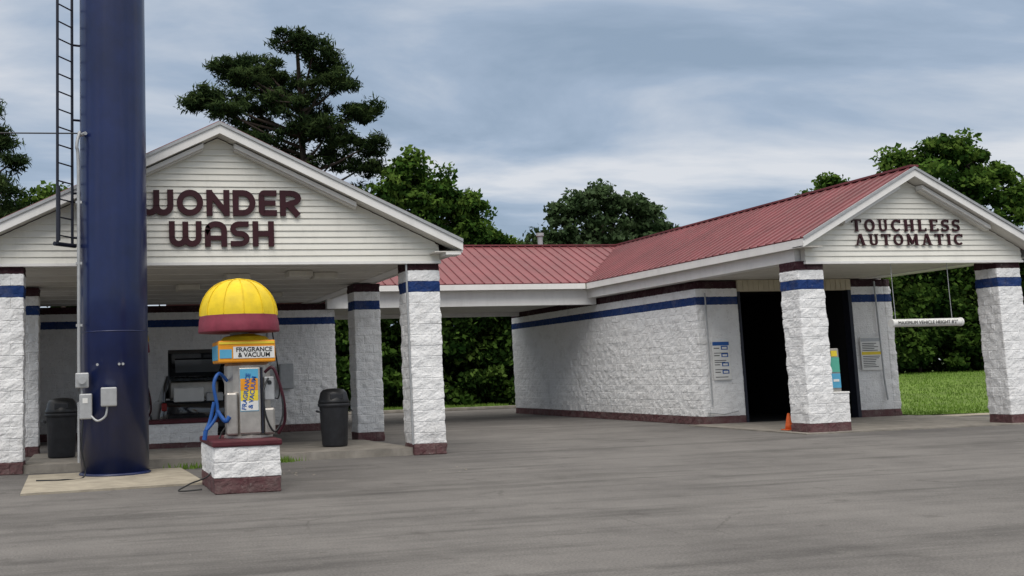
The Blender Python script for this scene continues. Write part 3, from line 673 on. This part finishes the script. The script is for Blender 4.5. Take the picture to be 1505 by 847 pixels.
# ---------------------------------------------------------------- black hatchback with raised tailgate
def car(cx,cy):
    ps=[]
    secs=[(0.00,.72,.55,.98),(.12,.86,.34,1.02),(.6,.90,.26,1.06),(1.2,.90,.26,1.05),(2.8,.90,.26,1.02),(3.4,.88,.26,.98),(4.0,.82,.30,.88),(4.3,.62,.42,.74)]
    V=[];F=[];n=10
    for (d,w,zb,zt) in secs:
        prof=[(-w*.9,zb),(-w,zb+.12),(-w*1.02,(zb+zt)/2),(-w*.97,zt-.08),(-w*.90,zt),(w*.90,zt),(w*.97,zt-.08),(w*1.02,(zb+zt)/2),(w,zb+.12),(w*.9,zb)]
        for x,z in prof: V.append((cx+x,cy+d,z))
    for j in range(len(secs)-1):
        for i in range(n):
            a=j*n+i;b=j*n+(i+1)%n; F.append((a,a+n,b+n,b))
    F.append(tuple(range(n))); F.append(tuple(reversed(range(len(secs)*n-n,len(secs)*n))))
    ps.append(mesh_obj('body',V,F,M_carpaint,True))
    secs=[(.25,.80,1.05,.60,1.50),(.7,.82,1.05,.64,1.60),(1.8,.82,1.04,.64,1.60),(3.0,.80,1.0,.55,1.06)]
    V=[];F=[]
    for d,w0,z0,w1,z1 in secs:
        V+=[(cx-w0,cy+d,z0),(cx-w1,cy+d,z1),(cx+w1,cy+d,z1),(cx+w0,cy+d,z0)]
    for j in range(3):
        for i in range(3):
            a=j*4+i; F.append((a,a+4,a+5,a+1))
    ps.append(mesh_obj('cabin_glass',V,F,M_glass))
    ps.append(box('roof_panel',cx-.64,cx+.64,cy+.45,cy+2.1,1.605,1.64,M_carpaint,.02))
    for s in (-1,1):
        ps.append(tube('hatch_pillar',smooth_path([(cx+s*.78,cy+.2,1.02),(cx+s*.76,cy+.24,1.3),(cx+s*.66,cy+.36,1.6)],5),.05,M_carpaint))
    ps.append(box('cargo',cx-.55,cx+.15,cy+.14,cy+.24,1.0,1.34,M_white,.03))
    ps.append(box('cargo',cx+.2,cx+.6,cy+.18,cy+.26,1.0,1.22,M_galv,.03))
    ps.append(box('seat_back',cx-.6,cx+.6,cy+.9,cy+1.0,1.06,1.5,M_steel,.04))
    ps.append(mesh_obj('tailgate',[(cx-.66,cy+.40,1.66),(cx+.66,cy+.40,1.66),(cx+.72,cy-.55,2.20),(cx-.72,cy-.55,2.20),(cx-.66,cy+.42,1.60),(cx+.66,cy+.42,1.60),(cx+.72,cy-.52,2.12),(cx-.72,cy-.52,2.12)],[(0,1,2,3),(7,6,5,4),(0,3,7,4),(1,5,6,2),(2,6,7,3)],M_carpaint))
    ps.append(mesh_obj('tailgate_window',[(cx-.50,cy+.20,1.705),(cx+.50,cy+.20,1.705),(cx+.55,cy-.30,1.985),(cx-.55,cy-.30,1.985)],[(3,2,1,0)],M_glass)); ps[-1].location=(0,0,-.01)
    for s in (-1,1):
        ps.append(tube('gas_strut',[(cx+s*.66,cy+.2,1.2),(cx+s*.68,cy-.25,1.95)],.012,M_blackpl))
        ps.append(box('tail_light',cx+s*.78-.06,cx+s*.78+.06,cy-.01,cy+.10,.82,1.0,M_tail,.02))
        for d in (.75,3.45):
            w=lathe('wheel',[(.02,-.11),(.20,-.11),(.31,-.10),(.33,-.05),(.33,.05),(.31,.10),(.20,.11),(.02,.11)],0,0,M_blackpl,28)
            w.rotation_euler=(0,math.pi/2,0); w.location=(cx+s*.82,cy+d,.33); ps.append(w)
            hcap=lathe('rim',[(.02,-.115),(.19,-.115),(.2,.115),(.02,.115)],0,0,M_galv,10); hcap.rotation_euler=(0,math.pi/2,0); hcap.location=(cx+s*.825,cy+d,.33); ps.append(hcap)
    ps.append(box('bumper',cx-.84,cx+.84,cy-.06,cy+.1,.40,.62,M_blackpl,.04))
    ps.append(box('plate',cx-.16,cx+.16,cy-.068,cy-.062,.48,.60,M_white))
    return group('parked_car',ps)
car(2.45,25.3)

# ---------------------------------------------------------------- foliage
def leafmat(name,c1,c2):
    m,nt,b=newmat(name)
    geo=N(nt,'ShaderNodeNewGeometry'); n=N(nt,'ShaderNodeTexNoise'); n.inputs['Scale'].default_value=.9; n.inputs['Detail'].default_value=4
    nt.links.new(geo.outputs['Position'],n.inputs['Vector'])
    cr=N(nt,'ShaderNodeValToRGB'); cr.color_ramp.elements[0].position=.35; cr.color_ramp.elements[1].position=.65
    cr.color_ramp.elements[0].color=(*c1,1); cr.color_ramp.elements[1].color=(*c2,1)
    nt.links.new(n.outputs['Fac'],cr.inputs[0])
    di=N(nt,'ShaderNodeBsdfDiffuse'); tr=N(nt,'ShaderNodeBsdfTranslucent'); mx=N(nt,'ShaderNodeMixShader'); mx.inputs[0].default_value=.28
    nt.links.new(cr.outputs[0],di.inputs[0]); nt.links.new(cr.outputs[0],tr.inputs[0])
    nt.links.new(di.outputs[0],mx.inputs[1]); nt.links.new(tr.outputs[0],mx.inputs[2])
    nt.links.new(mx.outputs[0],nt.nodes['Material Output'].inputs[0])
    return m
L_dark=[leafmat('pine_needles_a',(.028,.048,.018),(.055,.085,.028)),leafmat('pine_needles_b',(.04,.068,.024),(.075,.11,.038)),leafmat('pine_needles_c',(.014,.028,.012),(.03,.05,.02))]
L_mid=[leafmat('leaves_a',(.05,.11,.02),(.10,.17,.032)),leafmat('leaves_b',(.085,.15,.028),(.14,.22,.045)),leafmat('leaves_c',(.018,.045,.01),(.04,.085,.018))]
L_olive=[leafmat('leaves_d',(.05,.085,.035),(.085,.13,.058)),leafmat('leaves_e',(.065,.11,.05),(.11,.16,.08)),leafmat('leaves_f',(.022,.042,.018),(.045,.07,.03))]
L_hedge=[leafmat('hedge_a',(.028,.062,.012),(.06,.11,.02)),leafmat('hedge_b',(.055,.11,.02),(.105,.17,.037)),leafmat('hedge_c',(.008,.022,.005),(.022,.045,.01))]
def leaves(name,clumps,per,size,mats,flat=0.0,aspect=.6,pw=.45,lo=.25):
    C=np.array(clumps); n=len(C)*per
    idx=np.repeat(np.arange(len(C)),per)
    d=rng.normal(size=(n,3)); d/=np.linalg.norm(d,axis=1)[:,None]
    rad=rng.uniform(lo,1,size=n)**pw*rng.uniform(.85,1.25,size=n)
    P=C[idx,:3]+d*C[idx,3:6]*rad[:,None]
    a=rng.normal(size=(n,3)); a[:,2]*=(1-flat); a/=np.linalg.norm(a,axis=1)[:,None]
    nn=d*.6+rng.normal(size=(n,3))*.7; nn[:,2]+=.3
    b=np.cross(nn,a); b/=np.linalg.norm(b,axis=1)[:,None]+1e-9
    s=size*rng.uniform(.6,1.4,size=n)[:,None]
    V=np.empty((n,4,3)); V[:,0]=P-a*s; V[:,1]=P-b*s*aspect; V[:,2]=P+a*s; V[:,3]=P+b*s*aspect
    me=bpy.data.meshes.new(name); me.vertices.add(n*4); me.vertices.foreach_set('co',V.reshape(-1))
    me.loops.add(n*4); me.loops.foreach_set('vertex_index',np.arange(n*4,dtype=np.int32))
    me.polygons.add(n); me.polygons.foreach_set('loop_start',np.arange(0,n*4,4,dtype=np.int32)); me.polygons.foreach_set('loop_total',np.full(n,4,dtype=np.int32))
    for m in mats: me.materials.append(m)
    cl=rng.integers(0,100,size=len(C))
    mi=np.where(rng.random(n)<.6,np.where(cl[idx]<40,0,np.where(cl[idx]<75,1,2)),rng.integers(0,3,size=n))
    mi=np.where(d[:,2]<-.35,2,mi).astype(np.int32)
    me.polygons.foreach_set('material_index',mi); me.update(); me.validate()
    o=bpy.data.objects.new(name,me); COL.objects.link(o); return o
def limb(pts,radii,name='limb'):
    P=[Vector(p) for p in pts]; V=[];F=[];n=8
    for i,p in enumerate(P):
        t=(P[min(i+1,len(P)-1)]-P[max(i-1,0)]).normalized()
        u=t.cross(Vector((.3,1,.1))).normalized(); w=t.cross(u)
        for k in range(n):
            a=2*math.pi*k/n; V.append(p+(u*math.cos(a)+w*math.sin(a))*radii[i])
    for i in range(len(P)-1):
        for k in range(n): F.append((i*n+k,i*n+(k+1)%n,(i+1)*n+(k+1)%n,(i+1)*n+k))
    return mesh_obj(name,V,F,M_bark,True)
def tree(name,base,top,blobs,sub,per,size,mats,tr=.25,flat=0,csize=(.45,.9),cz=.7,aspect=.6,pw=.45,lo=.25):
    bx,by,bz=base; ps=[]; clumps=[]
    zt=top
    trunk=[(bx+math.sin(t*3)*.25*t,by,bz+(zt-bz)*t) for t in np.linspace(0,1,7)]
    ps.append(limb(trunk,[tr*(1-.85*t) for t in np.linspace(0,1,7)],'trunk'))
    for (x,y,z,rx,ry,rz) in blobs:
        t=min(max((z-rz*.8-bz)/(zt-bz),.25),.92); s=Vector((bx+math.sin(t*3)*.25*t,by,bz+(zt-bz)*t*.92)); e=Vector((x,y,z))
        mid=(s+e)/2+Vector((0,0,-.15)); ps.append(limb([s,mid,e],[tr*.28,tr*.17,tr*.07]))
        for k in range(sub):
            d=Vector((random.gauss(0,1),random.gauss(0,1),random.gauss(0,1))).normalized(); r=random.uniform(.35,1.2)
            c=Vector((x+d.x*rx*r,y+d.y*ry*r,z+d.z*rz*r)); q=random.uniform(*csize)
            clumps.append((c.x,c.y,c.z,q,q,q*cz))
            if k%3==0: ps.append(limb([e,(e+c)/2+Vector((0,0,-.05)),c],[tr*.1,tr*.06,tr*.02],'twig'))
    ps.append(leaves('foliage',clumps,per,size,mats,flat,aspect,pw,lo))
    return group(name,ps)
def px(p,q):
    return 9.35+(p-420)/30.7, 18.0-(q-52)/30.7
bl=[]
for (p,q,rx,rz) in ((425,72,.9,.5),(455,80,1.2,.55),(480,95,1.2,.5),(390,88,1.1,.5),(335,102,.7,.35),(352,120,1.1,.4),(505,120,1.1,.4),(545,158,.6,.3),(528,170,.9,.35),(430,110,1.5,.6),(400,130,1.4,.5),(470,130,1.4,.55),(300,158,.9,.35),(278,165,.4,.22),(350,155,1.3,.5),(410,160,1.5,.6),(470,165,1.3,.55),(320,180,.9,.35),(375,188,1.4,.5),(430,200,1.5,.5),(475,200,1.3,.55),(510,200,.9,.4),(535,222,.7,.4),(400,225,1.3,.5),(445,238,1.4,.55),(490,238,1.3,.5),(530,252,1.0,.5),(460,275,1.5,.6),(365,215,1.1,.4),(500,285,1.4,.6),(440,145,1.4,.5),(380,108,1.1,.45)):
    x,z=px(p,q); bl.append((x,50+random.uniform(-1.6,1.6),z,rx,1.0,rz))
tree('pine_tree',(9.9,50,0),17.3,bl,18,100,.155,L_dark,.36,0,(.28,.66),.62,.2,.85,.05)
bl=[]
for i in range(16):
    z=random.uniform(7.5,13.5); r=2.6*(1-(z-7.5)/9); a=random.uniform(0,6.28)
    bl.append((-5.0+r*math.cos(a),46+r*math.sin(a),z,.8,.8,.35))
bl+=[(-3.0,45,10.6,.5,.5,.3),(-3.5,45,9.3,.6,.6,.35),(-3.1,45,8.3,.45,.5,.3)]
tree('pine_tree',(-5.2,46,0),13.5,bl,10,80,.15,L_dark,.35,0,(.28,.55),.6,.2,.8,.05)
tree('broadleaf_tree',(-1.2,47,0),8.0,[(-1.4,47,9.3,.6,.6,.5),(-2.0,47,8.7,.8,.8,.6),(-.6,47,8.5,.8,.8,.8),(-1.3,47,7.5,1.4,1,.9)],9,110,.11,L_mid,.2,pw=.6)
bl=[(14.7,48,10.9,.75,.8,.75),(15.9,48,10.3,.7,.7,.7),(14.0,48,10.0,.9,.9,.9),(15.2,48,9.3,1.2,1.1,.9),(16.8,48,9.3,.7,.7,.6),(17.3,48,8.3,.7,.7,.7),(16.2,48,8.2,1.1,1.1,.9),(14.3,48,8.0,1.3,1.2,1.0),(15.6,48,6.9,1.8,1.3,1.0),(13.2,48,9.2,.8,.8,.9),(13.2,48,7.5,1.0,1.0,1.0),(17.6,48,9.2,.6,.6,.5)]
tree('broadleaf_tree',(15.1,48,0),9.5,bl,15,105,.13,L_mid,.3,csize=(.3,.7),pw=.6)
bl=[(21.0,55,8.9,.8,.8,.5),(22.2,55,8.7,.8,.8,.5),(20.2,55,8.4,.8,.8,.6),(21.5,55,7.8,1.6,1.2,.8),(23.2,55,8.0,.6,.6,.5),(19.4,55,7.8,.7,.7,.6)]
tree('broadleaf_tree',(21.5,55,0),7.5,bl,12,100,.12,L_mid,.25,csize=(.3,.7),pw=.6)
bl=[(25.3,50,10.2,.8,.8,.6),(24.3,50,9.9,.8,.8,.6),(26.5,50,9.8,.9,.8,.6),(27.6,50,9.2,.8,.8,.6),(23.4,50,9.1,.8,.8,.7),(25.5,50,9.0,1.5,1.1,.8),(28.4,50,8.5,.8,.8,.5),(22.9,50,8.2,.9,.9,.7),(26.8,50,8.2,1.5,1.2,.8),(24.6,50,7.8,1.6,1.2,.8),(29.4,50,8.0,.7,.6,.45),(22.0,50,7.7,.6,.6,.5),(28.2,50,7.6,1.2,1,.6)]
tree('broadleaf_tree',(25.4,50,0),9.0,bl,15,100,.12,L_olive,.3,csize=(.28,.7),pw=.6)
bl=[(35.6,41,10.3,.8,.8,.5),(37.0,40,10.6,.9,.9,.6),(38.2,40,10.0,1.0,1,.7),(36.0,40,9.3,1.2,1.1,.8),(38.0,40,8.8,1.4,1.1,.8),(39.6,40,9.2,1.0,1,.8),(40.5,40,8.2,1.2,1,.9),(36.5,40,8.0,1.3,1.1,.9),(39.0,40,7.4,1.6,1.2,.9),(35.5,40,7.2,1.3,1.1,.9)]
tree('broadleaf_tree',(37.5,40.5,.8),9.0,bl,15,105,.125,L_mid,.3,csize=(.3,.7),pw=.6)
tree('broadleaf_tree',(35.5,46,.5),9.0,[(35.7,46,10.2,.45,.5,.3),(34.8,46,9.5,.5,.6,.35),(36.0,46,9.2,1.0,1,.6),(34.8,46,8.2,1.2,1,.8)],10,90,.12,L_mid,.25,csize=(.25,.55),pw=.6)
def thicket(name,x0,x1,y,z0f,ztop,n,per,size,mats,depth=1.6):
    cl=[]
    for i in range(n):
        x=random.uniform(x0,x1); h=random.random()
        zz=z0f(x)+.3+h*(ztop-.3)*(.85+.3*noise.noise(Vector((x*.5,3,0))))
        q=random.uniform(.4,.85); cl.append((x,y+random.uniform(-depth,depth)*(1-.5*h)-(1-h)*.8,zz,q,q,q*.8))
    o=leaves(name+'_foliage',cl,per,size,mats,pw=.6)
    ps=[o]
    for i in range(int((x1-x0)/1.2)):
        x=x0+(i+.5)*1.2+random.uniform(-.3,.3)
        ps.append(limb([(x,y+.6,z0f(x)-.1),(x+.1,y+.6,z0f(x)+ztop*.5),(x+random.uniform(-.4,.4),y+.6,z0f(x)+ztop*.85)],[.09,.06,.02],'stem'))
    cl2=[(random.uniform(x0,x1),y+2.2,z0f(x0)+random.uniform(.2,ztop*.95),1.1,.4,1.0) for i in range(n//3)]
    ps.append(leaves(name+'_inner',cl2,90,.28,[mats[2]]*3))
    return group(name,ps)
thicket('hedge',4,22,45.6,lambda x:.05,6.2,370,170,.125,L_hedge)
thicket('hedge',29.5,43,39.8,lambda x:.75,6.3,350,170,.115,L_hedge)
thicket('woodland_edge',-12,5,47,lambda x:0,5.0,120,110,.14,L_hedge)
thicket('woodland_edge',20,36,52,lambda x:0.2,5.9,170,110,.14,L_hedge)

def s_w():
    a=random.choice([(3.05,19.25),(3.3,19.3),(1.7,18.8),(3.2,19.2)]); return a[0]+random.gauss(0,.18),a[1]+random.gauss(0,.07),0
blades('weeds',420,s_w,.10,.015)

# ---------------------------------------------------------------- world, sun
w=bpy.data.worlds.new('World'); scene.world=w; w.use_nodes=True
nt=w.node_tree; bg=nt.nodes['Background']; bg.inputs['Strength'].default_value=.1
SUN_EL=math.radians(50); SUN_AZ=math.radians(-158)
sky=N(nt,'ShaderNodeTexSky',sky_type='NISHITA'); sky.sun_disc=False; sky.sun_elevation=SUN_EL; sky.sun_rotation=SUN_AZ
tc=N(nt,'ShaderNodeTexCoord'); sep=N(nt,'ShaderNodeSeparateXYZ'); nt.links.new(tc.outputs['Generated'],sep.inputs[0])
add=N(nt,'ShaderNodeMath',operation='ADD'); add.inputs[1].default_value=.14
mxz=N(nt,'ShaderNodeMath',operation='MAXIMUM'); mxz.inputs[1].default_value=0
nt.links.new(sep.outputs['Z'],mxz.inputs[0]); nt.links.new(mxz.outputs[0],add.inputs[0])
dvx=N(nt,'ShaderNodeMath',operation='DIVIDE'); dvy=N(nt,'ShaderNodeMath',operation='DIVIDE')
nt.links.new(sep.outputs['X'],dvx.inputs[0]); nt.links.new(add.outputs[0],dvx.inputs[1])
nt.links.new(sep.outputs['Y'],dvy.inputs[0]); nt.links.new(add.outputs[0],dvy.inputs[1])
cmb=N(nt,'ShaderNodeCombineXYZ'); nt.links.new(dvx.outputs[0],cmb.inputs[0]); nt.links.new(dvy.outputs[0],cmb.inputs[1])
mp=N(nt,'ShaderNodeMapping'); mp.inputs['Scale'].default_value=(.6,.95,1); mp.inputs['Rotation'].default_value=(0,0,math.radians(14)); mp.inputs['Location'].default_value=(3.3,1.4,0)
nt.links.new(cmb.outputs[0],mp.inputs[0])
n1=N(nt,'ShaderNodeTexNoise'); n1.inputs['Scale'].default_value=1.35; n1.inputs['Detail'].default_value=8; n1.inputs['Roughness'].default_value=.55; n1.inputs['Distortion'].default_value=.4
nt.links.new(mp.outputs[0],n1.inputs['Vector'])
cr=N(nt,'ShaderNodeValToRGB'); e=cr.color_ramp.elements
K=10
e[0].position=.37; e[0].color=(.29,.38,.50,1); e[1].position=.64; e[1].color=(.74,.76,.80,1)
q=e.new(.46); q.color=(.38,.47,.60,1); q=e.new(.55); q.color=(.55,.61,.70,1)
nt.links.new(n1.outputs['Fac'],cr.inputs[0])
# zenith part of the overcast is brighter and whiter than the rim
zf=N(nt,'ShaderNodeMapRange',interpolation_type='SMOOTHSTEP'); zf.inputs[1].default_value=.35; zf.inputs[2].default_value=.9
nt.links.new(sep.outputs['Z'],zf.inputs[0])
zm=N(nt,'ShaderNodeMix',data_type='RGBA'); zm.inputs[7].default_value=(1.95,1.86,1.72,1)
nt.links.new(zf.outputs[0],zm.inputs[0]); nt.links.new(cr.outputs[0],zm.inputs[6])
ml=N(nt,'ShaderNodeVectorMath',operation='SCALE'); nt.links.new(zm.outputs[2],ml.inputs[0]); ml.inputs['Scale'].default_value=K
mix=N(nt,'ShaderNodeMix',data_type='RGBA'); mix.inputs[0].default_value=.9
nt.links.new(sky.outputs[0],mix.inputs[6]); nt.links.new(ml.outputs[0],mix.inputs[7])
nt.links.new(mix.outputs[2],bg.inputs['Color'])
sd=bpy.data.lights.new('sun','SUN'); sd.energy=1.5; sd.angle=math.radians(35); sd.color=(1,.95,.89)
so=bpy.data.objects.new('sun',sd); COL.objects.link(so)
dirs=Vector((math.sin(SUN_AZ)*math.cos(SUN_EL),math.cos(SUN_AZ)*math.cos(SUN_EL),math.sin(SUN_EL)))
so.rotation_euler=dirs.to_track_quat('Z','Y').to_euler(); so.location=dirs*60

# ---------------------------------------------------------------- camera
cam=bpy.data.cameras.new('camera'); co=bpy.data.objects.new('camera',cam); COL.objects.link(co); scene.camera=co
yaw,pitch,roll=.22466,.12087,-.031454
f=Vector((math.sin(yaw)*math.cos(pitch),math.cos(yaw)*math.cos(pitch),math.sin(pitch)))
r=Vector((math.cos(yaw),-math.sin(yaw),0)); u=r.cross(f)
c,s=math.cos(roll),math.sin(roll)
R=c*r+s*u; U=-s*r+c*u
mw=Matrix(((R.x,U.x,-f.x,0),(R.y,U.y,-f.y,0),(R.z,U.z,-f.z,1.443),(0,0,0,1)))
co.matrix_world=mw
cam.sensor_width=36; cam.lens=1588.1/1505*36; cam.shift_x=(752.5-491)/1505; cam.shift_y=(363.7-423.5)/1505
cam.clip_end=2000; cam.clip_start=.05
scene.view_settings.view_transform='Standard'; scene.view_settings.look='None'; scene.view_settings.exposure=0
